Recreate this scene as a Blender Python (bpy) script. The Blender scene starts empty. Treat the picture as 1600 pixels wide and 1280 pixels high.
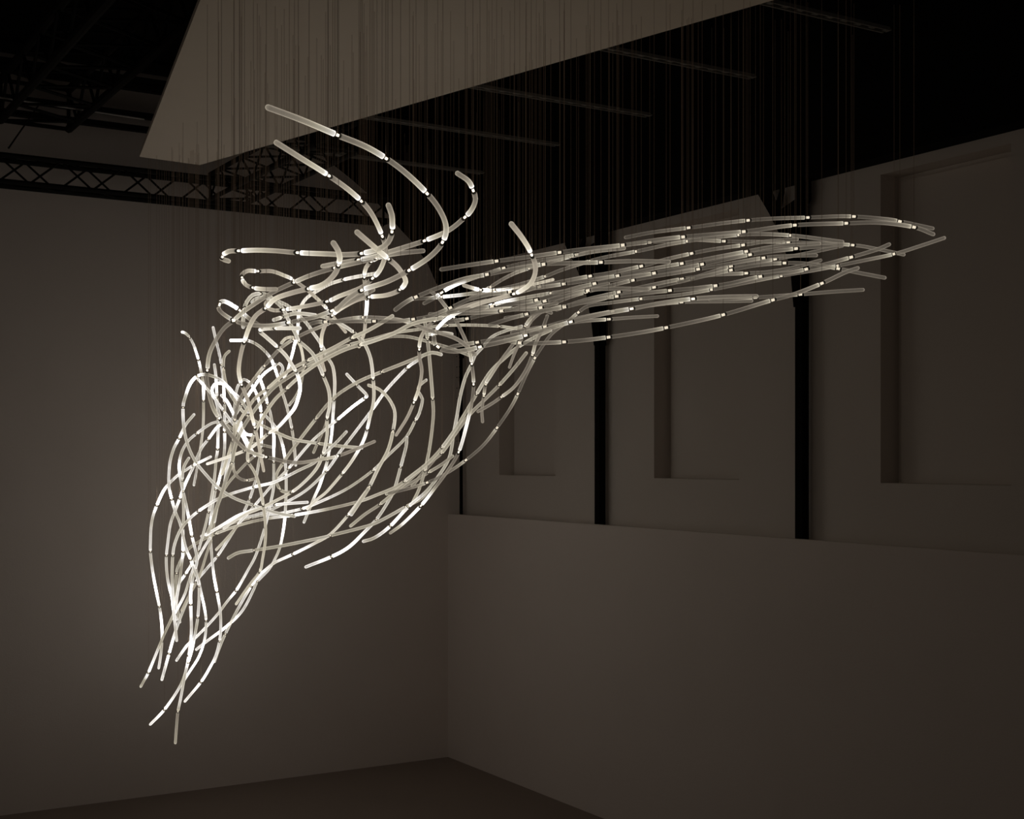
import bpy, bmesh, math, random
from mathutils import Vector, Matrix
random.seed(7)
# ------------------------------------------------------------------ camera, world, exposure
HC = 4.5                      # camera height
F, CX, CY = 2018.0, 800.0, 718.0   # focal length and horizon of the 1600x1280 frame
scene = bpy.context.scene
COL = scene.collection
cam_d = bpy.data.cameras.new('camera'); cam = bpy.data.objects.new('camera', cam_d); COL.objects.link(cam)
cam_d.sensor_width = 36; cam_d.lens = F / 1600 * 36; cam_d.shift_y = (CY - 640) / 1600
cam_d.clip_end = 200
cam.location = (0, 0, HC); cam.rotation_euler = (math.pi / 2, 0, 0)
scene.camera = cam
w = bpy.data.worlds.new('world'); scene.world = w; w.use_nodes = True
w.node_tree.nodes['Background'].inputs[0].default_value = (1.0, 0.87, 0.76, 1)
w.node_tree.nodes['Background'].inputs[1].default_value = 0.030
vs = scene.view_settings
vs.view_transform = 'Standard'; vs.look = 'None'; vs.gamma = 1; vs.use_curve_mapping = False
vs.exposure = 0.06
scene.cycles.transparent_max_bounces = 24
scene.cycles.max_bounces = 6
scene.cycles.sample_clamp_indirect = 3
scene.cycles.use_denoising = True
TUBE_GAIN = 1.0

# ------------------------------------------------------------------ materials
def mat(name, col, rough=.8, metal=0, spec=.3, noise=0, nscale=4, bump=0, bscale=60):
    m = bpy.data.materials.new(name); m.use_nodes = True
    nt = m.node_tree; b = nt.nodes['Principled BSDF']
    b.inputs['Base Color'].default_value = (*col, 1); b.inputs['Roughness'].default_value = rough
    b.inputs['Metallic'].default_value = metal; b.inputs['Specular IOR Level'].default_value = spec
    tc = nt.nodes.new('ShaderNodeTexCoord')
    if noise:
        n = nt.nodes.new('ShaderNodeTexNoise'); n.inputs['Scale'].default_value = nscale; n.inputs['Detail'].default_value = 5
        r = nt.nodes.new('ShaderNodeMix'); r.data_type = 'RGBA'
        r.inputs['A'].default_value = (*[c * (1 - noise) for c in col], 1); r.inputs['B'].default_value = (*[min(1, c * (1 + noise)) for c in col], 1)
        nt.links.new(tc.outputs['Object'], n.inputs['Vector']); nt.links.new(n.outputs['Fac'], r.inputs['Factor'])
        nt.links.new(r.outputs['Result'], b.inputs['Base Color'])
    if bump:
        n = nt.nodes.new('ShaderNodeTexNoise'); n.inputs['Scale'].default_value = bscale
        p = nt.nodes.new('ShaderNodeBump'); p.inputs['Strength'].default_value = bump; p.inputs['Distance'].default_value = .01
        nt.links.new(tc.outputs['Object'], n.inputs['Vector']); nt.links.new(n.outputs['Fac'], p.inputs['Height'])
        nt.links.new(p.outputs['Normal'], b.inputs['Normal'])
    return m
M_WALL = mat('painted_wall', (.75, .665, .605), .9, noise=.03, nscale=1.2, bump=.15)
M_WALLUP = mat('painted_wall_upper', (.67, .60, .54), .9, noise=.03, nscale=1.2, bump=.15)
M_FLOOR = mat('grey_brown_floor', (.27, .215, .18), .75, noise=.06, nscale=1.5, bump=.2)
M_PANEL = mat('pale_ceiling_panel', (.90, .80, .68), .9, noise=.02)
M_BLACK = mat('matt_black', (.006, .0055, .005), .9, spec=.1, noise=.3)
M_TRUSS = mat('dark_steel', (.012, .011, .01), .7, metal=0, spec=.15, noise=.2)
M_RAIL = mat('galvanised_rail', (.22, .21, .19), .6, spec=.3, noise=.2, nscale=20)
M_PIPE = mat('dull_pipe', (.10, .095, .085), .6, spec=.3, noise=.1)
M_PALEPIPE = mat('pale_pipe', (.55, .53, .5), .5, noise=.1)
M_WIRE = mat('copper_brown_wire', (.47, .35, .26), .6, spec=.3, noise=.1)
M_COUP = mat('black_coupling', (.02, .018, .016), .4, spec=.5, noise=.1)
def emis(name, col, s):
    m = bpy.data.materials.new(name); m.use_nodes = True; nt = m.node_tree; nt.nodes.clear()
    e = nt.nodes.new('ShaderNodeEmission'); o = nt.nodes.new('ShaderNodeOutputMaterial')
    n = nt.nodes.new('ShaderNodeTexNoise'); n.inputs['Scale'].default_value = 30
    mx = nt.nodes.new('ShaderNodeMix'); mx.data_type = 'RGBA'; mx.inputs['A'].default_value = (*col, 1); mx.inputs['B'].default_value = (*[c * .92 for c in col], 1)
    nt.links.new(n.outputs['Fac'], mx.inputs['Factor']); nt.links.new(mx.outputs['Result'], e.inputs[0])
    e.inputs[1].default_value = s; nt.links.new(e.outputs[0], o.inputs[0]); return m
M_LAMP = emis('lamp_glow', (1, .88, .68), .9)
M_LAMPHOT = emis('lamp_glow_strong', (1, .87, .68), 1.8)
def glass():
    # frosted glass light guide: the lamp's light in the tube is painted as glow, brightest near its lamp
    m = bpy.data.materials.new('lit_glass'); m.use_nodes = True; nt = m.node_tree; nt.nodes.clear()
    N = nt.nodes.new; L = nt.links.new
    o = N('ShaderNodeOutputMaterial'); at = N('ShaderNodeAttribute'); at.attribute_name = 'painted_glow'
    lw = N('ShaderNodeLayerWeight'); lw.inputs['Blend'].default_value = .5
    p = N('ShaderNodeMath'); p.operation = 'POWER'; p.inputs[1].default_value = 1.6; L(lw.outputs['Facing'], p.inputs[0])
    a = N('ShaderNodeMath'); a.operation = 'MULTIPLY_ADD'; a.inputs[1].default_value = .95; a.inputs[2].default_value = .56; L(p.outputs[0], a.inputs[0])
    tc = N('ShaderNodeTexCoord'); no = N('ShaderNodeTexNoise'); no.inputs['Scale'].default_value = 18; L(tc.outputs['Object'], no.inputs['Vector'])
    nm = N('ShaderNodeMath'); nm.operation = 'MULTIPLY_ADD'; nm.inputs[1].default_value = .3; nm.inputs[2].default_value = .85; L(no.outputs['Fac'], nm.inputs[0])
    s = N('ShaderNodeMath'); s.operation = 'MULTIPLY'; L(a.outputs[0], s.inputs[0]); L(at.outputs['Fac'], s.inputs[1])
    s1 = N('ShaderNodeMath'); s1.operation = 'MULTIPLY'; L(s.outputs[0], s1.inputs[0]); L(nm.outputs[0], s1.inputs[1])
    s2 = N('ShaderNodeMath'); s2.operation = 'MULTIPLY'; s2.inputs[1].default_value = TUBE_GAIN; L(s1.outputs[0], s2.inputs[0])
    # cool grey when faint, cream in the middle, white when bright
    cr = N('ShaderNodeValToRGB'); L(at.outputs['Fac'], cr.inputs[0])
    el = cr.color_ramp.elements
    el[0].position = 0; el[0].color = (1, .84, .67, 1); el[1].position = 1; el[1].color = (1, .95, .88, 1)
    e1 = el.new(.3); e1.color = (1, .86, .68, 1); e2 = el.new(.55); e2.color = (1, .90, .69, 1)
    em = N('ShaderNodeEmission'); L(cr.outputs[0], em.inputs[0]); L(s2.outputs[0], em.inputs[1])
    gl = N('ShaderNodeBsdfGlossy'); gl.inputs['Roughness'].default_value = .25; gl.inputs[0].default_value = (.06, .06, .06, 1)
    ad = N('ShaderNodeAddShader'); L(em.outputs[0], ad.inputs[0]); L(gl.outputs[0], ad.inputs[1])
    tr = N('ShaderNodeBsdfTransparent'); tr.inputs[0].default_value = (.95, .95, .93, 1)
    op = N('ShaderNodeMath'); op.operation = 'MULTIPLY_ADD'; op.inputs[1].default_value = .6; op.inputs[2].default_value = .34; L(p.outputs[0], op.inputs[0])
    op2 = N('ShaderNodeMath'); op2.operation = 'MULTIPLY_ADD'; op2.inputs[1].default_value = .5; op2.use_clamp = True; L(at.outputs['Fac'], op2.inputs[0]); L(op.outputs[0], op2.inputs[2])
    mx = N('ShaderNodeMixShader'); L(op2.outputs[0], mx.inputs[0]); L(tr.outputs[0], mx.inputs[1]); L(ad.outputs[0], mx.inputs[2])
    L(mx.outputs[0], o.inputs[0]); return m
M_GLASS = glass()

# ------------------------------------------------------------------ helpers
def U2(x, y, d):              # pixel + depth -> point
    return Vector(((x - CX) / F * d, d, HC + (CY - y) / F * d))
def on_z(x, y, z):
    return U2(x, y, F * (z - HC) / (CY - y))
def on_plane(x, y, P, n):     # n: horizontal normal
    r = Vector(((x - CX) / F, 1, (CY - y) / F)); o = Vector((0, 0, HC))
    return o + r * ((P - o).dot(n) / r.dot(n))
def link(name, verts, faces, m, parent=None, smooth=False):
    me = bpy.data.meshes.new(name); me.from_pydata([tuple(v) for v in verts], [], faces); me.update()
    me.materials.append(m)
    if smooth: me.polygons.foreach_set('use_smooth', [True] * len(me.polygons))
    o = bpy.data.objects.new(name, me); COL.objects.link(o)
    if parent: o.parent = parent
    return o
def fix(o):
    bm = bmesh.new(); bm.from_mesh(o.data); bmesh.ops.recalc_face_normals(bm, faces=bm.faces); bm.to_mesh(o.data); bm.free(); return o
def tag(o, label=None, cat=None, group=None, kind=None):
    if label: o['label'] = label
    if cat: o['category'] = cat
    if group: o['group'] = group
    if kind: o['kind'] = kind
    return o
def empty(name, loc):
    o = bpy.data.objects.new(name, None); o.location = loc; o.empty_display_size = .1; COL.objects.link(o); return o
class MB:
    def __init__(s): s.v = []; s.f = []
    def box(s, A, B, sx, sz, up=Vector((0, 0, 1))):      # bar from A to B
        A = Vector(A); B = Vector(B); d = (B - A).normalized(); u = d.cross(up)
        if u.length < 1e-4: u = d.cross(Vector((1, 0, 0)))
        u.normalize(); w_ = u.cross(d); k = len(s.v)
        for P in (A, B):
            for a, b in ((-1, -1), (1, -1), (1, 1), (-1, 1)): s.v.append(P + u * a * sx / 2 + w_ * b * sz / 2)
        for q in ((0, 3, 2, 1), (4, 5, 6, 7), (0, 1, 5, 4), (1, 2, 6, 5), (2, 3, 7, 6), (3, 0, 4, 7)): s.f.append([k + i for i in q])
    def rod(s, A, B, r, n=6):
        A = Vector(A); B = Vector(B); d = (B - A).normalized(); u = d.orthogonal().normalized(); w_ = d.cross(u); k = len(s.v)
        for P in (A, B):
            for i in range(n):
                a = 2 * math.pi * i / n; s.v.append(P + (u * math.cos(a) + w_ * math.sin(a)) * r)
        for i in range(n): j = (i + 1) % n; s.f.append([k + i, k + j, k + n + j, k + n + i])
        s.f.append([k + i for i in reversed(range(n))]); s.f.append([k + n + i for i in range(n)])
    def prism(s, pts, off):                              # polygon extruded by off
        k = len(s.v); n = len(pts); s.v += [Vector(p) for p in pts] + [Vector(p) + off for p in pts]
        s.f.append([k + i for i in range(n)]); s.f.append([k + n + i for i in reversed(range(n))])
        for i in range(n): j = (i + 1) % n; s.f.append([k + j, k + i, k + n + i, k + n + j])
    def build(s, name, m, parent=None):
        o = Vector((0, 0, 0))
        if parent: o = parent.location
        return fix(link(name, [v - o for v in s.v], s.f, m, parent))

# ------------------------------------------------------------------ the room
CORN = on_z(700, 1183, 0)                 # room corner on the floor
LFT = on_z(0, 1275, 0)
LD = (LFT - CORN).normalized()            # along the left wall, towards the left
LN = Vector((LD.y, -LD.x, 0)).normalized()
if LN.y > 0: LN = -LN                     # into the room
RD = Vector((.534, -.846, 0)).normalized()  # along the right wall, towards the camera
RN = Vector((-.846, -.534, 0)).normalized() # into the room
Z = Vector((0, 0, 1))
def Lp(x, y, off=0): return on_plane(x, y, CORN + LN * off, LN)
def Rp(x, y, off=0): return on_plane(x, y, CORN + RN * off, RN)   # off < 0: behind the front face
ZC = Lp(110, 84).z                        # underside of the black ceiling
# floor
fa = [CORN + LD * 16 + LN * -.3, CORN - LD * 3 + LN * -.3, CORN - LD * 3 + RD * 22, CORN + LD * 16 + RD * 22]
m = MB(); m.prism([Vector((v.x, v.y, 0)) for v in fa], Z * -.2); tag(m.build('floor', M_FLOOR), kind='structure')
m = MB(); cz = [Vector((v.x, v.y, ZC)) for v in (CORN + LD * 16 - LN * 5, CORN - LD * 6 - LN * 5, CORN - LD * 6 + RD * 22, CORN + LD * 16 + RD * 22)]
m.prism(cz, Z * .2); tag(m.build('ceiling', M_BLACK), kind='structure')
# left wall: its far upper end is cut along the sweep of the roof arch
cut = [(716, 530), (709, 505), (700, 480), (690, 455), (681, 442), (668, 412), (644, 378), (627, 360), (606, 336), (585, 312), (550, 281), (515, 253), (460, 205), (380, 140)]
pts = [CORN + LD * 16, CORN - LD * .32]; pts[0].z = pts[1].z = 0
pts += [Lp(*c) for c in cut]
pts += [Vector((CORN + LD * t).xy.to_3d()) + Z * ZC for t in (4.2, 16)]
m = MB(); m.prism(pts, LN * -.12); tag(m.build('wall_left', M_WALL), kind='structure')
# black back of the hall behind the cut end
m = MB(); p0 = CORN - LN * 2.2 + LD * 6; p1 = CORN - LN * 2.2 - LD * 6
m.prism([p0 + Z * 4, p1 + Z * 4, p1 + Z * ZC, p0 + Z * ZC], LN * -.1); tag(m.build('wall_back', M_BLACK), kind='structure')
# right wall, lower part in front, with a ledge
ZL = Rp(700, 803).z
m = MB(); m.prism([CORN, CORN + RD * 22, CORN + RD * 22 + Z * ZL, CORN + Z * ZL], RN * -.05)
tag(m.build('wall_right_lower', M_WALL), kind='structure')
m = MB(); m.prism([CORN + Z * (ZL - .06) - RN * .05, CORN + RD * 22 + Z * (ZL - .06) - RN * .05, CORN + RD * 22 + Z * (ZL - .06) - RN * .27, CORN + Z * (ZL - .06) - RN * .27], Z * .03)
tag(m.build('trim_ledge', M_WALLUP), kind='structure')
# right wall, upper part, with blind window recesses
OB = -.27; OW = CORN + RN * OB
def tz(P): return (P - OW).dot(RD), P.z
T0 = -.6; T1 = 22.0; ZB = ZL - .3; ZT = ZC
niches = []
for xl, xr, yt_x, yt, yb_x, yb in ((780, 868, 868, 520, 868, 744), (1022, 1155, 1155, 380, 1155, 750), (1376, 1580, 1580, 224, 1580, 759)):
    tl = tz(Rp(xl, 700, OB))[0]; tr = tz(Rp(xr, 700, OB))[0]
    niches.append((tl, tr, tz(Rp(yb_x, yb, OB))[1], tz(Rp(1580, 224, OB))[1]))
d_n = niches[1][0] - niches[0][0]
for k in (1, 2, 3):                        # the bays go on towards the camera, outside the frame
    a, b, c, d = niches[2]; sp = niches[2][0] - niches[1][0]; niches.append((a + sp * k, b + sp * k, c, d))
ts = [T0] + [v for n_ in niches for v in n_[:2]] + [T1]
def W(t, z, o=0): return OW + RD * t + Z * z - RN * o
m = MB()
def quad(*P):
    k = len(m.v); m.v += [Vector(p) for p in P]; m.f.append([k, k + 1, k + 2, k + 3])
for i in range(len(ts) - 1):
    a, b = ts[i], ts[i + 1]
    if i % 2 == 0: quad(W(a, ZB), W(b, ZB), W(b, ZT), W(a, ZT))
    else:
        _, _, zb, zt = niches[i // 2]; D = .26
        quad(W(a, ZB), W(b, ZB), W(b, zb), W(a, zb)); quad(W(a, zt), W(b, zt), W(b, ZT), W(a, ZT))
        quad(W(a, zb, D), W(b, zb, D), W(b, zt, D), W(a, zt, D))
        quad(W(a, zb), W(a, zb, D), W(a, zt, D), W(a, zt)); quad(W(b, zb), W(b, zb, D), W(b, zt, D), W(b, zt))
        quad(W(a, zb), W(b, zb), W(b, zb, D), W(a, zb, D)); quad(W(a, zt), W(b, zt), W(b, zt, D), W(a, zt, D))
tag(link('wall_right_upper', m.v, m.f, M_WALLUP), kind='structure')
for i, n_ in enumerate(niches):            # raised inner board leaves the shadow line along each recess
    a, b, zb, zt = n_; m = MB()
    m.prism([W(a + .06, zb, .255), W(b, zb, .255), W(b, zt - .05, .255), W(a + .06, zt - .05, .255)], RN * .03)
    o = m.build('window_%d' % (i + 1), M_WALLUP); tag(o, kind='structure')
# black girder along the top of the right wall
zg = Rp(1253, 287, -.26).z
m = MB(); g0 = CORN - RD * 1.6; m.prism([g0 + Z * zg - RN * .02, CORN + RD * 22 + Z * zg - RN * .02, CORN + RD * 22 + Z * ZC - RN * .02, g0 + Z * ZC - RN * .02], RN * -.24)
tag(m.build('beam_right', M_BLACK), kind='structure')
# steel columns with curved braces
OC = -.16
def col_part(poly, th, name, parent=None):
    m = MB(); P = [Rp(x, y, OC) + RN * th / 2 for x, y in poly]; m.prism(P, RN * -th); return m.build(name, M_BLACK, parent)
def column(xc, ybase, arms, head, label, sw=.1):
    base = Rp(xc, ybase, OC); base.z = ZL - .1; r = empty('steel_column', base)
    tag(r, label, 'column', 'black steel columns along the right wall')
    m = MB(); m.box(Vector((base.x, base.y, ZL - .1)), Vector((base.x, base.y, zg + .3)), sw, sw, RD); m.build('shaft', M_BLACK, r)
    for a in arms: col_part(a, .025, 'brace', r)
    col_part(head, .03, 'head_plate', r)
    m = MB()
    for k in range(9):
        for sgn in (-1, 1):
            q = Vector((base.x, base.y, ZL + 1.1 + k * .16)) + RN * .05 + RD * sgn * .035; m.rod(q, q + RN * .008, .008, 6)
    m.build('rivets', M_TRUSS, r)
column(1253, 843, [[(1241, 480), (1236, 420), (1222, 372), (1203, 334), (1185, 303), (1185, 280), (1206, 280), (1206, 300), (1214, 320), (1220, 328), (1249, 308), (1250, 480)],
                   [(1213, 318), (1219, 299), (1219, 280), (1227, 280), (1225, 298), (1220, 328)]],
       [(1246, 275), (1266, 275), (1266, 312), (1258, 328), (1257, 480), (1246, 480)], 'black steel column nearest the camera, with a curved forked brace')
column(937.5, 819, [[(929, 540), (925, 503), (916, 455), (901, 417), (884, 383), (884, 365), (903, 365), (904, 376), (908, 393), (938, 374), (940, 540)],
                    [(906, 392), (911, 375), (911, 362), (915, 362), (915, 376), (911, 394)]],
       [(938, 362), (951, 362), (950, 400), (946, 430), (946, 540), (938, 540)], 'black steel column in the middle of the wall, behind the wing')
column(720.5, 804, [[(718.5, 560), (712, 520), (700, 480), (681, 442), (664, 405), (648, 330), (724, 330), (724, 560)]],
       [(722, 330), (740, 330), (732, 440), (723, 560), (720, 560)], 'black steel column seen as a thin line beside the room corner', .035)

# ------------------------------------------------------------------ hanging ceiling panel
ZP = HC * 1.767
P0, P1 = on_z(218, 245, ZP), on_z(312, 258, ZP); P2, P3 = on_z(1210, 0, ZP), on_z(313, 0, ZP)
P2b = P1 + (P2 - P1) * 1.55; P3b = P0 + (P3 - P0) * 1.75
panel_poly = [P0, P1, P2b, P3b]
m = MB(); m.prism(panel_poly, Z * .05); o = m.build('ceiling_panel', M_PANEL)
tag(o, 'large pale ceiling panel hung flat above the glass strands', 'panel')
def in_panel(x, y):
    c = False; n = len(panel_poly)
    for i in range(n):
        a, b = panel_poly[i], panel_poly[(i + 1) % n]
        if (a.y > y) != (b.y > y) and x < (b.x - a.x) * (y - a.y) / (b.y - a.y) + a.x: c = not c
    return c
# slotted rails that carry the wires
ZR = HC * 1.8
for i, (x, y) in enumerate(((1385, 47), (1175, 120), (1013, 180), (870, 226), (752, 270))):
    E = on_z(x, y, ZR); A = E + LD * 2.8; r = empty('slotted_rail', E)
    names = ['nearest', 'second', 'third', 'fourth', 'farthest']
    tag(r, names[i] + ' slotted steel rail running out from under the pale panel', 'rail', 'slotted rails over the sculpture')
    m = MB(); q = LD.cross(Z).normalized()
    for s_ in (-1, 1): m.box(E + q * .035 * s_, A + q * .035 * s_, .016, .03)
    m.build('channel', M_RAIL, r)
    m = MB(); n = int(2.8 / .16)
    for k in range(n + 1): m.box(E + LD * k * .16 - q * .03, E + LD * k * .16 + q * .03, .06, .012)
    m.build('cross_bars', M_RAIL, r)

# ------------------------------------------------------------------ trusses
def truss(A, B, wd, ht, pitch, rc, rd, label, name='roof_truss'):
    A = Vector(A); B = Vector(B); d = (B - A).normalized(); q = d.cross(Z).normalized(); L = (B - A).length
    r = empty(name, A); tag(r, label, 'truss', 'black lattice roof trusses')
    cor = [(q * wd / 2 * a + Z * ht / 2 * b) for a in (-1, 1) for b in (-1, 1)]
    for c in cor:
        m = MB(); m.rod(A + c, B + c, rc, 8); m.build('chord', M_TRUSS, r)
    m = MB(); n = max(2, int(L / pitch))
    for a, b, ph in ((0, 1, 0), (2, 3, 1), (0, 2, 0), (1, 3, 1)):
        for k in range(n):
            s_, e = (a, b) if (k + ph) % 2 else (b, a)
            m.rod(A + d * (L * k / n) + cor[s_], A + d * (L * (k + 1) / n) + cor[e], rd, 5)
    m.build('lattice', M_TRUSS, r)
    for k in (0, 1):
        m = MB(); e = A if k == 0 else B
        for a, b in ((0, 1), (1, 3), (3, 2), (2, 0)): m.rod(e + cor[a], e + cor[b], rd * 1.3, 6)
        m.build('end_frame', M_TRUSS, r)
a = Lp(-60, 255, .55); b = Lp(606, 340, .55); zt = (Lp(300, 276, .55).z + Lp(300, 320, .55).z) / 2; hh = Lp(300, 279, .55).z - Lp(300, 317, .55).z
a.z = b.z = zt
truss(a, b, .3, hh, .36, .033, .014, 'black lattice truss running level in front of the left wall')
s = Lp(345, 300, .6); s.z = zt
truss(s + RD * .3, s + RD * 3.7, .5, hh, .36, .03, .014, 'black lattice truss coming overhead from the left wall beside the panel')
z3 = HC * 1.99; c = on_z(95, 122, z3); c0 = c - RD * ((c - (CORN + LN * .3)).dot(LN) / RD.dot(LN))
truss(c0, c + RD * 6, .82, .5, .42, .05, .02, 'large black lattice truss crossing the upper left corner')
# black rails across the wall above the truss
for i, (xa, ya, xb, yb) in enumerate(((110, 119, 255, 144), (75, 159, 240, 186), (45, 178, 230, 205), (0, 70, 120, 92), (0, 95, 90, 110))):
    mid = Lp((xa + xb) / 2, (ya + yb) / 2, .25); m = MB()
    A = mid + LD * 5; B = mid - LD * 3.5
    h_ = (.10, .07, .07, .12, .10)[i]
    m.box(A, B, .1, h_); o = m.build('wall_rail', M_TRUSS)
    tag(o, ('thickest', 'second', 'lowest', 'topmost', 'fourth')[i] + ' black rail along the left wall over the truss', 'rail', 'black rails above the truss')
m = MB(); pa = Lp(0, 148, .9); pb = Lp(225, 187, .9); zz = (pa.z + pb.z) / 2; pa.z = zz + .03; pb.z = zz - .03
m.rod(pa + LD * 1.5, pb, .011, 8); o = m.build('conduit', M_PALEPIPE); tag(o, 'thin pale conduit running level at the upper left', 'pipe')
m = MB(); m.rod(Lp(62, 162, .5), Lp(13, 232, .5), .01, 6); o = m.build('stay_cable', M_TRUSS); tag(o, 'thin dark slanting cable at the upper left under the big truss', 'cable')
# pipes under the black ceiling at the right
zq = HC * 1.95
for i, (x, y, t0, t1, rr) in enumerate(((1600, 22, -5.2, 3, .010), (1600, 43, -2.4, 3, .008), (1600, 73, -6.5, 3, .012), (1600, 91, -6.5, 3, .010))):
    P = on_z(x, y, zq - .1 * (i % 2)); m = MB(); m.rod(P + RD * t0, P + RD * t1, rr, 6); r = empty('ceiling_pipe', P + RD * t0)
    tag(r, ('upper', 'short second', 'third', 'lowest')[i] + ' thin grey pipe under the black ceiling at the right', 'pipe', 'pipes at the upper right')
    m.build('tube', M_PIPE, r)
    for k in range(3):
        q = P + RD * (t0 + (t1 - t0) * (k + .6) / 3.2); m = MB(); m.box(q, q + Z * .12, .012, .02, RD); m.build('hanger', M_TRUSS, r)

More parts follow.
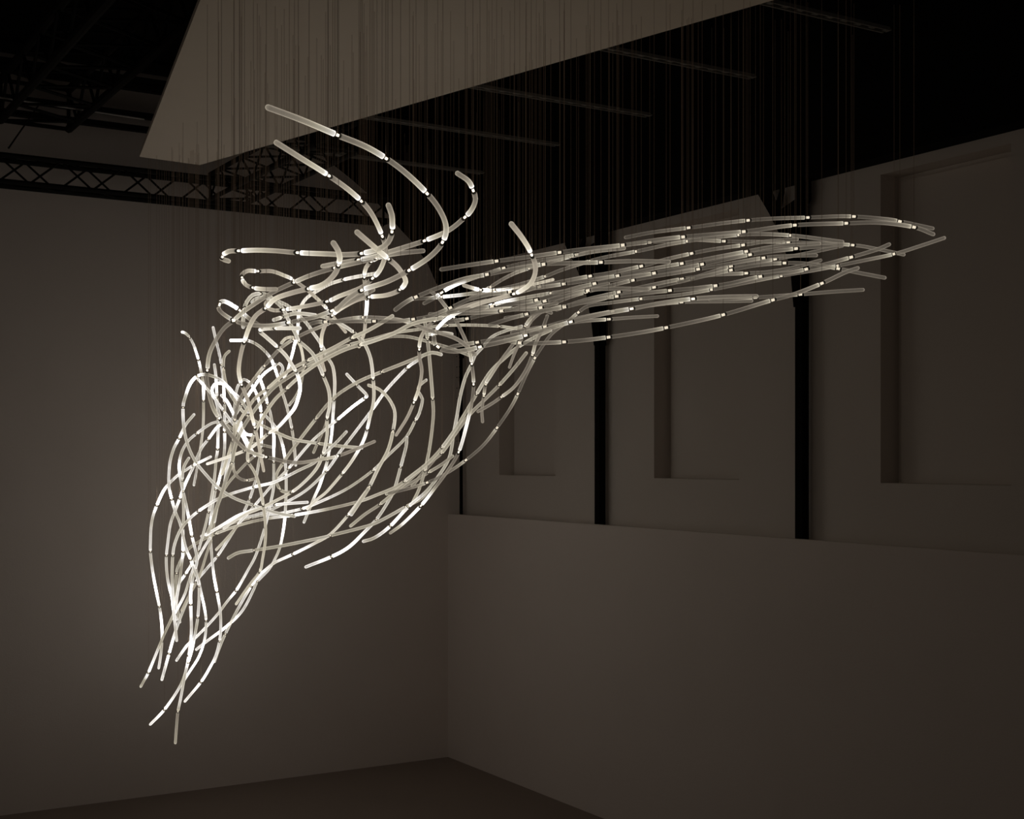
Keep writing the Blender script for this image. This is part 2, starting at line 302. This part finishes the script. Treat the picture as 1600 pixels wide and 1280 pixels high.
# ------------------------------------------------------------------ the glass strands
STRANDS = """
longest top glass strand sweeping from its cap against the pale ceiling panel|9.2 7|.42|419,168 470,187 527,211* 577,232 625,263 667,302* 688,330 697,355 692,378* 672,401 640,422* 605,440 566,453* 545,466 526,484
second top glass strand, starting on the panel edge below the longest one|9 6|.42|432,223 470,247 513,274* 550,301 578,330 597,368* 603,392 600,407 593,423 583,434* 565,449 530,463 512,471* 480,478 444,484* 428,485 418,481 415,475 418,471
glass strand with upright hooked tip, running left to a small curled end beyond the sculpture|8.5 7|.45|607,321 612,335 613,350 613,361* 609,374 602,383 590,390 566,396* 540,398 515,397 466,395* 430,392 400,391 374,392* 357,393 346,400* 345,403 350,406 357,408
glass strand with open hook against the black ceiling, top right of the tangle|8.5 7|.42|715,271 732,283 739,297* 743,311 738,326 727,339* 701,360 664,376* 630,387 607,394 585,401 561,406* 530,411 504,416
glass strand making the large C curve down the left side of the tangle|7.5 5|.32|661,392 630,395 604,399 589,403* 560,410 522,419 486,430 460,441* 430,455 410,467 382,486 365,501* 350,513 337,532 327,554 324,578* 323,592 327,617 334,640 342,653* 352,668 365,684 381,700 398,709 415,714* 445,721 470,723 501,718 527,713* 561,700 585,690
glass strand with a short bright hooked tip above the tangle, curving down its left|8.5 4.6|.42|521,380 528,391 531,404 529,413* 525,425 514,438 500,447 483,451* 455,458 430,467 416,481* 400,493 390,510 382,533* 376,555 373,580 377,600* 384,617 391,640 397,664 402,684 406,705 412,736
glass strand forming the upper flat loop on the left|7 5|.4|431,452 414,452 396,450* 384,445 378,435* 379,428 388,423 402,424* 425,424 445,431 458,437* 480,453 500,471 512,484* 522,497 540,519
glass strand of small arched loop falling to the right edge of the big round curve|6 4.5|.38|380,511 380,497 382,482* 386,471 395,461 407,459* 419,462 433,473 443,484 452,503* 462,522 467,533* 480,544 492,558 505,587* 514,611 515,635 511,654* 511,680 505,709* 494,733 475,754 456,769* 428,784 405,795 385,803 365,815 350,826
glass strand turning down into a bright white upright stretch in the upper tangle|6 4.5|.45|590,427 560,432 537,437* 515,444 495,455 478,467 468,484 466,500*:1 465,520:1 460,540:2 455,560:1 449,580 444,590
glass strand arching into the long central upright that ends in a bright tail|5.5 4.5|.42|394,472 400,467 410,465 420,466 432,470* 444,475 454,481 470,496 480,506 488,518 498,532 506,546 512,559* 520,573 523,596 522,624* 520,652:1 518,680:1.2 512,718* 505,742:1.3 499,760:1.3 490,780 475,816
glass strand crossing the hooks as a wide reversed C at the top|8.5 5|.42|558,363 580,382 606,404* 620,416 630,430 634,441 626,452* 615,458 600,462 578,464* 560,468 545,475 530,484 520,492* 510,505 503,523 502,545* 502,560 507,579
glass strand forming the lower left loop and rising right to a cap among the hooks|6.5 7|.36|409,511 387,496 375,485*:1.5 356,473:1.5 347,471 341,476* 343,485 352,493 366,501* 385,507 420,509 452,504* 475,499 494,495 520,485 550,470 583,453
glass strand with small curled cap and short grey tail inside the round curve|5 4|.32|440,536 445,530 453,527 461,529 469,540 473,556 474,572* 472,590 469,605 462,620 452,633
glass strand with a sharp elbow beneath a bright level tube, ending far left|6 4.5|.42|468,513 450,513 430,513* 412,514 405,517* 415,526 433,542* 447,556 456,570 462,580* 467,592:1 469,607:1.5 466,622:1.5 460,638:1.5 448,653:1 433,669 420,677* 406,689 395,698 383,704* 368,710 345,718 324,725
glass strand with a bright ball cap arching over the middle and down through the centre|6 4.6|.38|428,500 440,496* 455,491 470,490 495,493* 512,497 535,508 552,519* 562,529 570,538 579,560 583,592* 584,624 578,652 569,686:1 552,717 535,740* 511,768 495,781 480,795
short glass strand hanging upright between the hooks, brightest in its middle|6.5 5|.45|594,401 581,408* 572,418 569,432* 570,442 573,464*:1 573,480:1.5 571,500* 569,520 561,542
long glass strand sweeping from the centre hook up over the round curve to the right|4.8 6.5|.3|399,748 385,751* 372,746 365,734 364,720* 365,700 366,680 367,655* 371,635 378,618 395,595 414,571* 440,543 470,524 500,511 516,505* 540,499 568,496* 600,497 625,500 645,506* 670,516 700,524 722,535 742,554
long glass strand level from the upper tangle through the heart of the wing|6 6.2|.26|486,506 497,503 509,503* 545,502 585,502* 620,502 645,499 672,494 704,481* 730,469 760,461 797,456* 846,449 900,441 965,431* 1025,419 1087,408 1166,393* 1220,384 1280,381
topmost long strand of the wing, curling over at the outer tip below the highest|6.5 6.2|.22|690,421 735,414 776,408* 830,401 900,391 973,383* 1050,372 1162,362* 1240,352 1322,349* 1375,348 1428,355* 1458,366
highest glass strand over the wing, arching against the wall and black column|6.2 6|.2|978,371 1020,363 1076,356* 1144,347 1200,342 1262,340* 1324,338 1380,342 1406,346* 1457,357
glass strand rising from a grey cap into the wing and ending in a level cap|6.8 6.4|.28|618,484 633,473 650,464* 690,448 725,436 761,429* 800,421 850,413 900,411 939,410* 990,408 1045,409
glass strand with a bright white start, running the whole upper wing|6 5.8|.24|663,474 680,465 690,457*:1.6 712,445:1.3 745,433 787,419* 830,409 900,398 960,386 1012,379 1080,375 1131,377* 1200,378 1256,379 1332,383* 1370,389 1412,398
short glass strand with a bright white middle above the wing root|6 5|.5|725,446 738,450 750,453*:1.8 775,454:1.8 805,450 835,444 864,437
glass strand from the bright wing root through the upper wing to a blunt end|5.5 6|.26|646,467 668,466 690,464*:1.2 720,461:.8 748,457 775,453 810,445 852,432* 880,421 937,404 994,393* 1050,381 1110,372 1172,366 1235,368* 1316,378
glass strand climbing steeply out of the wing root to the upper band|5.5 6|.3|735,466 750,459 767,448* 790,434 815,423 860,410 892,401* 930,393 975,388
glass strand in the middle band of the wing, below the level cap|6 6|.24|701,487 730,477 764,469* 810,457 860,444 919,432 951,427 1002,416* 1046,404 1106,391 1161,383* 1200,377 1245,374
glass strand through the dense middle of the wing ending at its outer fringe|6 6|.22|700,489 740,482 790,476 838,469* 900,450 960,437 1022,427* 1087,415 1172,398* 1230,390 1316,382
glass strand of the wing with a bright joint over the black column and short end|6 6|.22|694,503 712,501 730,498* 760,491 800,484 845,481* 900,461 989,438* 1060,426 1130,414 1193,403* 1235,400 1275,399
glass strand starting in the wing root, ending at a level cap inside the wing|6 6.2|.25|672,491 720,490 784,486* 820,478 870,466 919,454* 960,451 1012,452
glass strand of the lower middle band of the wing, dense with joints|6 6|.22|790,497 835,490 882,478* 930,470 975,458 1022,449* 1070,438 1106,427 1142,416* 1175,411 1211,405* 1260,396 1316,384
glass strand reaching farthest right, then bending down under the wing to the lower tangle|6 5|.26r|1475,372 1436,385 1397,397* 1340,409 1280,421 1221,431* 1170,441 1110,453 1060,461 1002,467* 955,473 920,478 904,488* 889,501 864,520 849,539 836,559* 822,586 802,630 777,668* 753,698 720,725 690,744 668,754* 640,763 608,771
glass strand rising to a cap right of the second black column top fringe|6 6|.22r|1389,382 1370,390 1330,402* 1290,413 1240,425 1188,432* 1140,443 1090,450 1047,454* 990,460 930,468 882,480* 840,487 800,497 765,508
glass strand ending in a short cap in front of the right black column|6 6|.22r|1282,407 1240,418 1200,425 1166,427* 1110,430 1060,437 1010,447 960,458 910,470 870,484
glass strand tilting down to the right, cap below the farthest wing tip|6 6|.22r|1382,434 1345,427 1310,420* 1270,413 1230,411 1180,415 1120,427 1060,441
glass strand with a small hook at the wing root, curving along the wing underside|6.5 6.4|.32|678,527 679,536 684,543* 697,548 715,549 735,546 750,542* 790,533 840,519 892,503* 940,491 990,482 1031,474 1083,467* 1130,464 1182,463
glass strand just above the hooked one on the wing underside|6 6|.25|690,548 710,541 746,535* 790,527 840,514 900,498 960,486 1012,478 1065,472* 1120,471 1174,470
lowest glass strand of the wing, a long shallow curve below the others|6.4 6|.24|790,531 812,536* 850,536 900,533 951,527* 1010,518 1070,506 1130,492* 1200,471 1240,460 1284,443* 1320,426 1340,419
glass strand from the round curve passing level under the wing root|4.6 6|.28|860,516 820,515 780,510* 735,508 690,509 660,514 618,520* 585,529 540,541 500,561 477,573* 450,590 430,604 412,623 392,649* 376,675 367,700 362,725* 353,750 345,775 338,795 332,815 325,832
glass strand with a rounded end over the round curve, running down to the left core|6 4.6|.28|613,494 590,508 570,519 550,528* 520,544 490,559 450,580 418,607* 400,621 385,641 372,663 364,688* 357,710 350,732 347,741
glass strand running down the diagonal bundle and on to a dim low grey tail|6 4.2|.3|690,497 660,502 640,508 615,521 580,534 540,546 500,566 470,587 448,607* 430,624 412,650 398,676* 391,695 387,710 388,722* 395,733 400,743 405,758 410,780 411,789* 414,810 415,830 414,850 410,875 406,893* 390,914 369,944
thin glass strand arching low between round curve and wing root|5 5|.26|585,531 610,526 635,526 655,530 672,535* 690,540 712,547 735,556
glass strand dropping from the wing root down the outer right edge of the tangle|5 5|.38|815,510 790,517 768,527 752,545 742,556 737,569* 727,590 719,620 714,650 709,676* 702,715 683,747 664,770 638,792*:1 610,822*:1.3 586,840 568,846
glass strand crossing the wing root steeply and ending in a bright low tube|6 5|.34|674,456 685,465 697,480 709,495* 722,520 733,546 737,568* 740,600* 737,630 729,665:1 717,706* 700,735 680,762 658,790*:1.5 630,818:.8 610,833
glass strand with a small S bend below the wing and a free lower end|5.5 5|.3|861,489 845,485 830,497 821,509* 812,523 795,547 778,570 765,590 759,600* 756,618* 753,641 754,659
glass strand with straight legs under the wing pointing down left|5.5 5|.28|855,494 846,518 837,536 832,554* 822,578 804,604 784,620* 765,633 747,643
short grey glass strand hanging obliquely under the wing|5.5 5|.2|845,488 829,503 817,526* 804,552 796,574
glass strand with free cap right of the tangle, running straight to lower left|5.5 5|.26|822,552 803,576 780,602* 757,625 733,649 710,680 690,708* 668,725 645,745 618,768 594,788* 570,804 548,822
glass strand passing long and low from the wing to the bottom left bundle|5.5 4.4|.32|860,516 836,527 810,542* 789,559 765,583 741,622 715,665 691,699* 670,722 645,742 620,760 590,773 560,784* 510,796 460,805*:1.3 420,810 380,819 337,834* 307,849 290,863 278,886 276,896* 274,920 276,945 281,972
short grey glass strand in the crossing bundle at lower right of the tangle|5 5|.2|690,700 678,719 660,740 644,760
short glass strand pointing up right at the lower right of the tangle|5 5|.24|707,713 690,726 670,738* 640,756 604,772
glass strand ending in the lowest right bright tube of the tangle|5 5|.42|636,684 634,700 626,730* 616,765 604,788 588,812* 570,831:1 545,855:1.6 518,870*:1.6 478,886
upright glass strand from the wing root down the right half of the tangle|5.5 5|.28|663,498 666,515 668,530* 671,560 674,595 676,623* 677,650 672,695 664,735* 655,764 645,785
glass strand with capped arch at centre right, ending in a grey straight tube|5 5.5|.34|576,602 593,609 608,624 617,645 614,674* 606,704 591,732 577,761* 563,783 549,804
glass strand curving low out of the tangle to a faint end at the bottom|5 4|.42|572,768 544,805* 516,835 490,850 458,866*:1.3 430,879 413,892:1 402,902:1.8 390,920:1.2 370,955 352,991* 343,1012 335,1034
glass strand lying almost level below the bundle with a drooping left cap|5 5|.34|357,872 372,864 397,860* 440,853 500,841 516,837* 560,826 590,816 634,792* 658,779 672,762
glass strand with S shaped tip at right, sweeping to the lower left tips|5 4.5|.38|666,594 655,603 654,613 660,624 655,646 649,657* 634,684 604,714 583,735* 542,764 496,786:.8 472,795*:1 440,802:1 410,805 380,812 350,822 315,838
straight bright glass strand running diagonally through the middle|5 4.5|.5|660,556 650,565 636,575*:.9 604,609:.9 581,641*:1 550,682 530,708 510,736* 480,765 447,785 420,798 395,806 363,813
glass strand with level bright tube low in the tangle, ending at a cap|4.8 4.5|.6|480,785 450,787 430,789* 410,793 390,799:1 370,807:1.5 350,819:1 322,836
glass strand with a sharp white elbow in the centre, running to the bottom left|5 4|.5|542,585 557,601* 569,613 573,618 570,622*:2.2 552,635:2 527,656*:1.2 511,669 486,691 451,732* 428,755 410,776 398,790* 385,805 371,821* 357,843 339,870*:1 322,890 305,911*:1 293,938 280,970 272,994:1 264,1022*:1.4 253,1062
glass strand ending in small hook below centre, rising right in a wide bow|4.8 5.5|.28|455,769 445,769 437,764* 431,750 434,737 443,723* 449,713 467,689 480,672 494,654* 511,633 530,615 561,596 597,581* 630,568 655,558 675,551 689,554
glass strand with tiny top curl, crossing the left core to the centre|4.6 5|.32|358,549 351,556 349,566 349,576* 351,590 355,605 364,623 376,639 387,650* 408,664 430,675 460,687 498,693* 530,697 565,700
short dim glass strand pointing down in the centre of the round curve|4.6 4.6|.22|511,657 507,669 499,686 490,707
glass strand from a grey cap near the centre, arching down to the far left bundle|4.8 4.4|.42|541,675 524,693 501,714* 490,724 467,735 430,753:.8 397,761*:1.2 360,772 340,780 310,799*:1.2 294,813 282,828 273,850 270,868* 269,890 269,910 270,930:.9 271,952:1 274,980 276,1001
glass strand with a bright cap at the upper left edge, its tail fading down|4.4 4|.42|285,519:1.6 290,521 296,527* 303,540:.8 310,562*:2 314,580 317,595 318,610:2 318,626* 318,650 317,670 314,695 310,720 303,758
glass strand forming the bright left arch and crossing down to the centre|4.8 4.8|.42|460,807 430,801 397,790* 365,778 340,761 322,742 308,725* 298,707 291,687 287,665 286,637*:.8 289,622 297,600:2.2 308,588*:2.2 320,585 335,589 349,597:1 362,612:2 375,623 388,644
short white glass strand slanting inside the left arch|4.5 4.5|.6|309,592 320,604:1.8 332,618:1.4 350,643* 366,665:.8 378,680:1.6 391,707
glass strand falling the full left height from a cap above the arch|4.4 4.2|.55|333,512 337,530 342,550 346,570* 349,595:1 350,615:2 351,630* 351,650 351,675*:1.6 351,700 348,725 341,755:2 337,765* 334,780 331,800 329,815:1.6 328,833* 329,845 332,880 335,905:1.8 339,925*:2 344,955 345,980 343,1002* 337,1025:.8 327,1045:1.6 314,1066*:1.4 289,1096
glass strand from the lower of two caps standing inside the left arch|4.4 4|.42|335,570 337,585:.8 338,600:2 339,620* 340,640 341,660 340,702*:1.4 338,715 336,738 334,755 330,780 326,800* 320,825 310,860* 303,875 290,897*:1.6 280,912 276,930 272,945
glass strand with the small round white arch near the left edge|4.5 4.5|.45|372,625:1 358,606:2 345,599:2.2 335,601:2 331,611:2 336,622:1 341,640 346,656* 355,670 364,684 362,705* 355,730:1 350,760 344,780 340,790* 335,815
glass strand running from the crossing knot down left|4.5 4.2|.26|410,704 395,715 383,726 367,743 352,762 342,785* 336,805 333,828 329,842
short white glass strand in the left core|4.5 4.5|.7|346,618 354,626:1.8 362,641:2 368,655* 376,670:1.4 386,690:1.4 398,712
glass strand with a narrow arch just right of the big C curve|4.6 4.5|.45|366,650 367,632 369,612 374,599* 381,593 389,597:1.2 396,606:1.6 404,624:1.4 408,645*:2 409,676:2 408,700* 404,725 399,752 390,780* 382,798
glass strand with hooked tip and white stem, reaching the bottom left|4.6 4.2|.5|439,584 442,577 440,571 434,568* 425,575:1.4 415,582:2 405,593:2 396,606:2 387,619:2 378,632* 370,645 362,655 352,661 340,667:1.4 325,687*:1 315,700 307,717 302,730 290,755:1.6 281,779*:1.6 273,800 266,820 262,850 260,868* 260,885 262,905 265,920:1.4 269,935:2 271,955*:1 276,968
glass strand falling straight from a white cap, right of the left core|4.6 4|.5|405,589:2 410,602:2 414,615:2 418,632* 422,644 425,660 428,680:1.8 428,702:1.8 428,722* 428,745 427,765 423,785 414,824* 400,867 388,890 378,908:.9 369,923*:1.6 355,940 340,960 322,980:1 304,998:1 293,1008:1.6 284,1020:1 276,1032
glass strand with a glowing blunt cap left of the round curve, draping down the centre|4.8 4.5|.42|361,532:2.5 370,532:2.2 385,532*:1.4 395,535 405,541 415,550 424,562:1.5 430,577:2 436,595* 440,610 446,628 451,647 456,670* 460,699 462,727
glass strand falling upright at centre left then sweeping to a low left cap|4.6 4|.5|415,650 422,657 430,667 434,674* 439,687 443,702:1.6 446,725 447,744* 447,770 446,795 444,820:1.8 438,853* 430,873 420,890 402,909* 397,920 379,954:.8 354,979:1.6 322,1003:.8 307,1015
short dim glass strand ending free beside the crossing knot|4.6 4.6|.26|425,699 408,695 394,692* 380,683 366,673 352,662 342,655
very short white level glass strand in the core|4.6 4.6|1.6|376,660 379,672 386,679 396,680
glass strand whose grey tip points straight down, the lowest of all|4.4 4.2|.5|303,648 290,664 280,685*:1.4 272,700 266,720 264,740:.8 264,760 267,775:2 274,800 282,820 290,855 298,875*:1.6 303,890 308,902 311,916* 311,938 309,965* 305,990 300,1015:1.8 294,1035*:1.8 290,1050 282,1093 278,1112*:.24 276,1133:.24 274,1161:.24
leftmost glass strand, bowing out farthest from the tangle|4.5 4.2|.5|329,714:.9 315,721:1.2 302,727*:1.2 290,735 280,741:1 265,755 255,768:2 245,790*:2 239,807 236,825 235,848 235,862* 237,882 240,902:1.4 244,923:2 249,948* 251,960:1.2 253,980:2 253,1002* 251,1025 248,1044
glass strand of the inner left bow, its tail crossing to the outermost low cap|4.5 4.2|.5|341,659 330,662 316,671 307,678*:1 297,686 288,698 282,713 280,730:2 282,748 286,768* 291,790 295,810:1.6 300,838*:1.4 305,858 308,875 305,890* 301,905 298,925:2 298,945*:2 299,980 298,1005:2 295,1025*:2 290,1050 280,1075 257,1109*:1.4 235,1132
glass strand nearly straight down the left bundle, its tail a detached looking grey tube|4.4 4|.4|295,716 290,724 286,735 285,750* 286,775 287,800 286,825* 286,845:1.6 286,862*:2 284,880 281,905 277,930:.8 272,957* 258,988:.3 248,1012 232,1051*:1.4 226,1062:.3 220,1073:.3
short glass strand leaning through the lower left bundle|4.3 4.2|.5|328,841 314,864:.8 306,880*:1 298,900 289,928 279,948:1.2 268,968
dim glass strand leaning behind the lower left bundle|4.2 4|.26|330,845 322,868 316,888 308,908* 296,930 284,954
glass strand closing the lower left bundle on the right, bright where it bends|4.2 4|.5|305,885 310,905 314,925:1 319,948:1.6 322,970* 320,998:1 311,1026:1.8 296,1050:1.4 286,1066
short double ended glass strand pointing down left under the low tubes|4.6 4.4|.3|371,822 354,842 338,859
hooked glass strand with a ball cap against the black ceiling over the wing|8 6|.42|799,350 814,369 825,386 830,397* 836,412 836,428 829,443 818,452 804,459* 780,466 750,474 720,485
glass strand bending down at the wing root into a narrow hanging curve|6.5 5|.34|760,470 730,478 700,490 680,501* 668,511 658,527 655,545* 656,562 659,580 655,605 647,628* 636,653 619,680
short bright glass strand slanting at the wing root|6 5|.9|724,484 705,494:1.6 692,504:1.6 681,516* 676,523
short glass strand level under the wing root, cap to the right|5 5|.4|706,522 690,520 668,523
glass strand with a white streak in the lower left part of the wing|5.5 6|.28|737,487 757,481 772,476*:1.6 790,471:1.4 810,467:.6 850,460 900,452 950,443
faint glass strand between the white streak and the wing underside|5 5.6|.3|736,487 760,484 790,482 830,480 870,474
short glass strand ending free just under the wing, before the left column|6 5.6|.24|800,520 830,514 870,508 910,502 951,499* 990,496 1027,494
glass strand ending in the lowest of the right hand caps of the wing|6 6|.22|1110,469 1165,466 1210,463 1251,460* 1300,456 1348,453
"""
DIA = .03; R = DIA / 2
GAIN_BASE = 1.28
def spline(P, n):
    Q = [[2 * a - b for a, b in zip(P[0], P[1])]] + P + [[2 * a - b for a, b in zip(P[-1], P[-2])]]; r = []
    for i in range(1, len(Q) - 2):
        p0, p1, p2, p3 = Q[i - 1:i + 3]
        L = math.hypot(p2[0] - p1[0], p2[1] - p1[1]); k_ = max(2, min(n, int(L / 5)))
        for k in range(k_):
            t = k / k_
            r.append((i - 1 + t, [.5 * (2 * b + (c - a) * t + (2 * a - 5 * b + 4 * c - d) * t * t + (-a + 3 * b - 3 * c + d) * t ** 3) for a, b, c, d in zip(p0, p1, p2, p3)]))
    r.append((len(P) - 1.0, list(P[-1]))); return r
def sweep(pts, rad, glow, name, m, parent, sides=10, cap=(False, False), smooth=True):
    o = parent.location; n = len(pts); v = []; f = []; g = []
    T = [(pts[min(i + 1, n - 1)] - pts[max(i - 1, 0)]).normalized() for i in range(n)]
    rings = []
    u = T[0].orthogonal().normalized()
    def ring(P, t, r, gl):
        nonlocal u
        u = (u - t * u.dot(t)).normalized(); w_ = t.cross(u); k = len(v)
        for i in range(sides):
            a = 2 * math.pi * i / sides; v.append(P + (u * math.cos(a) + w_ * math.sin(a)) * r - o); g.append(gl)
        rings.append(k)
    if cap[0]:
        for q in (.0, .35, .7): ring(pts[0] - T[0] * rad * math.cos(q * math.pi / 2), T[0], max(rad * math.sin(q * math.pi / 2), rad * .12), glow[0] * 1.35)
    for i in range(n): ring(pts[i], T[i], rad, glow[i])
    if cap[1]:
        for q in (.7, .35, .0): ring(pts[-1] + T[-1] * rad * math.cos(q * math.pi / 2), T[-1], max(rad * math.sin(q * math.pi / 2), rad * .12), glow[-1] * 1.35)
    for a, b in zip(rings, rings[1:]):
        for i in range(sides): j = (i + 1) % sides; f.append([a + i, a + j, b + j, b + i])
    f.append([rings[0] + i for i in reversed(range(sides))]); f.append([rings[-1] + i for i in range(sides)])
    ob = link(name, v, f, m, parent, smooth)
    at = ob.data.attributes.new('painted_glow', 'FLOAT', 'POINT'); at.data.foreach_set('value', g)  # glow painted per vertex, standing in for lamp light inside the glass
    return ob
def simple(pts, rad, name, m, parent, sides=8):
    mb = MB()
    for A, B, r in pts: mb.rod(A, B, r, sides)
    return mb.build(name, m, parent)
rows = [l for l in STRANDS.strip().splitlines() if l.strip()]
GROUP = 'glass strands of the hanging light sculpture'
for idx, row in enumerate(rows):
    lab, ws, b, toks = row.split('|'); rev = b.endswith('r'); base = float(b.rstrip('r')); w0, w1 = map(float, ws.split())
    P = []; J = []
    for t in toks.split():
        bb = base
        if ':' in t: t, q = t.split(':'); bb = float(q)
        j = t.endswith('*'); x, y = map(float, t.rstrip('*').split(',')); P.append([x, y, bb]); J.append(j)
    S = spline(P, 8); mx = sum(p[0] for p in P) / len(P)
    cum = [0]
    for a, c in zip(S, S[1:]): cum.append(cum[-1] + math.hypot(c[1][0] - a[1][0], c[1][1] - a[1][1]))
    tot = cum[-1]
    fine = (w0 + w1) / 2 < 5.35 and mx < 760          # strands of the far tangle: steadier glow, slighter joints
    joints = [cum[i] for i, (k, _) in enumerate(S) if abs(k - round(k)) < 1e-6 and J[int(round(k))]]
    joints = [j for j in joints if 6 < j < tot - 6]
    # long stretches whose joints lie hidden in the tangle get evenly spaced ones
    ends = [0] + joints + [tot]; extra = []
    for a, c in zip(ends, ends[1:]):
        lim = 150 if fine else 120
        n = int((c - a) / lim)
        for k in range(1, n + 1): extra.append(a + (c - a) * k / (n + 1))
    joints = sorted(joints + extra)
    off = ((idx * 0.6180339) % 1 - .5) * .9      # each strand keeps its own distance
    tilt = (((idx * 0.7548776) % 1) - .5) * .8
    mx = sum(p[0] for p in P) / len(P)
    fat = 1 + (.2 * min(1, max(0, (mx - 330) / 150)) if max(w0, w1) < 5.8 and mx < 760 else 0)   # the inner tangle hangs farther back
    def depth(s_):
        u_ = s_ / tot; w_ = w0 + (w1 - w0) * u_; w_ -= .2 * min(1, max(0, (5.4 - w_) / .8)); return DIA * fat * F / w_ + off + tilt * (u_ - .5)
    pts = [U2(p[0], p[1], depth(cum[i])) for i, (_, p) in enumerate(S)]
    for i, p in enumerate(pts):                  # keep clear of the left wall
        gapw = (p - CORN).dot(LN)
        if gapw < 1.5: pts[i] = Vector((0, 0, HC)) + (p - Vector((0, 0, HC))) * (1 - (1.5 - gapw) / max(4, (Vector((0, 0, 0)) - CORN).dot(LN)))
    rad = R * fat
    def at(s_):
        s_ = min(max(s_, 0), tot)
        for i in range(len(cum) - 1):
            if cum[i + 1] >= s_:
                t = (s_ - cum[i]) / max(cum[i + 1] - cum[i], 1e-6); return pts[i].lerp(pts[i + 1], t), S[i][1][2] * (1 - t) + S[i + 1][1][2] * t
        return pts[-1], S[-1][1][2]
    root = empty('glass_strand', at(joints[0])[0] if joints else pts[len(pts) // 2])
    tag(root, lab, 'light', GROUP)
    gap = 5.2 if w0 > 5.8 and w1 > 5.4 else 2.6  # half a coupling, in image pixels at the strand's distance
    if w0 > 5.8 and w1 <= 5.4: gap = 3.6
    if fine: gap = 1.9
    bnd = [0] + joints + [tot]
    for k in range(len(bnd) - 1):
        a = bnd[k] + (gap if k else 0); c = bnd[k + 1] - (gap if k < len(bnd) - 2 else 0)
        if c - a < 3: continue
        ss = [a] + [q for q in cum if a + 1.2 < q < c - 1.2] + [c]; pp = []; gg = []
        hasnext = k < len(bnd) - 2; hasprev = k > 0
        for s_ in ss:
            p, bv = at(s_); u_ = (s_ - a) / (c - a)
            if rev: u_ = 1 - u_
            lit = (hasprev if rev else hasnext)
            g_ = bv * ((.56 + 1.05 * u_ ** 2.3) if lit else .72)
            if fine: g_ = bv * (1.28 + .4 * u_ ** 2)
            if bv > .7: g_ = bv * (.9 + .3 * u_)
            if bv > .95: g_ *= 1 + 1.3 * (min(bv, 2) - .95)   # bright stretches boosted past white to throw more light on walls and panel
            if lit and not fine and (1 - u_) * (c - a) < 5: g_ *= 1.25
            pp.append(p); gg.append(g_ * GAIN_BASE)
        sweep(pp, rad, gg, 'glass_tube', M_GLASS, root, 10, (k == 0, not hasnext))
    for s_ in joints:
        A, bv = at(s_ - gap); B, _ = at(s_ + gap); C, _ = at(s_); d = (B - A)
        cp = simple([(A + d * .02, A + d * .16, rad * .92), (A + d * .16, B - d * .12, rad * .38), (B - d * .12, B - d * .02, rad * .92)], rad, 'coupling', M_COUP, root)
        lo, hi = (.20, .72) if not rev else (.28, .80)
        l0 = A + d * lo; l1 = A + d * hi
        hot = bv > .3 and not fine
        mb = MB(); mb.rod(l0, l1, rad * (.5 if hot or fine else .66), 10)
        lo_ = mb.v; o_ = fix(link('lamp', [v - root.location for v in lo_], mb.f, M_LAMPHOT if hot else M_LAMP, cp))
        top = ZP if in_panel(C.x, C.y) else ZR
        mw = MB(); mw.rod(C, Vector((C.x, C.y, top)), .0016, 4); mw.build('suspension_wire', M_WIRE, root)
print('strands', len(rows), 'objects', len(bpy.data.objects))
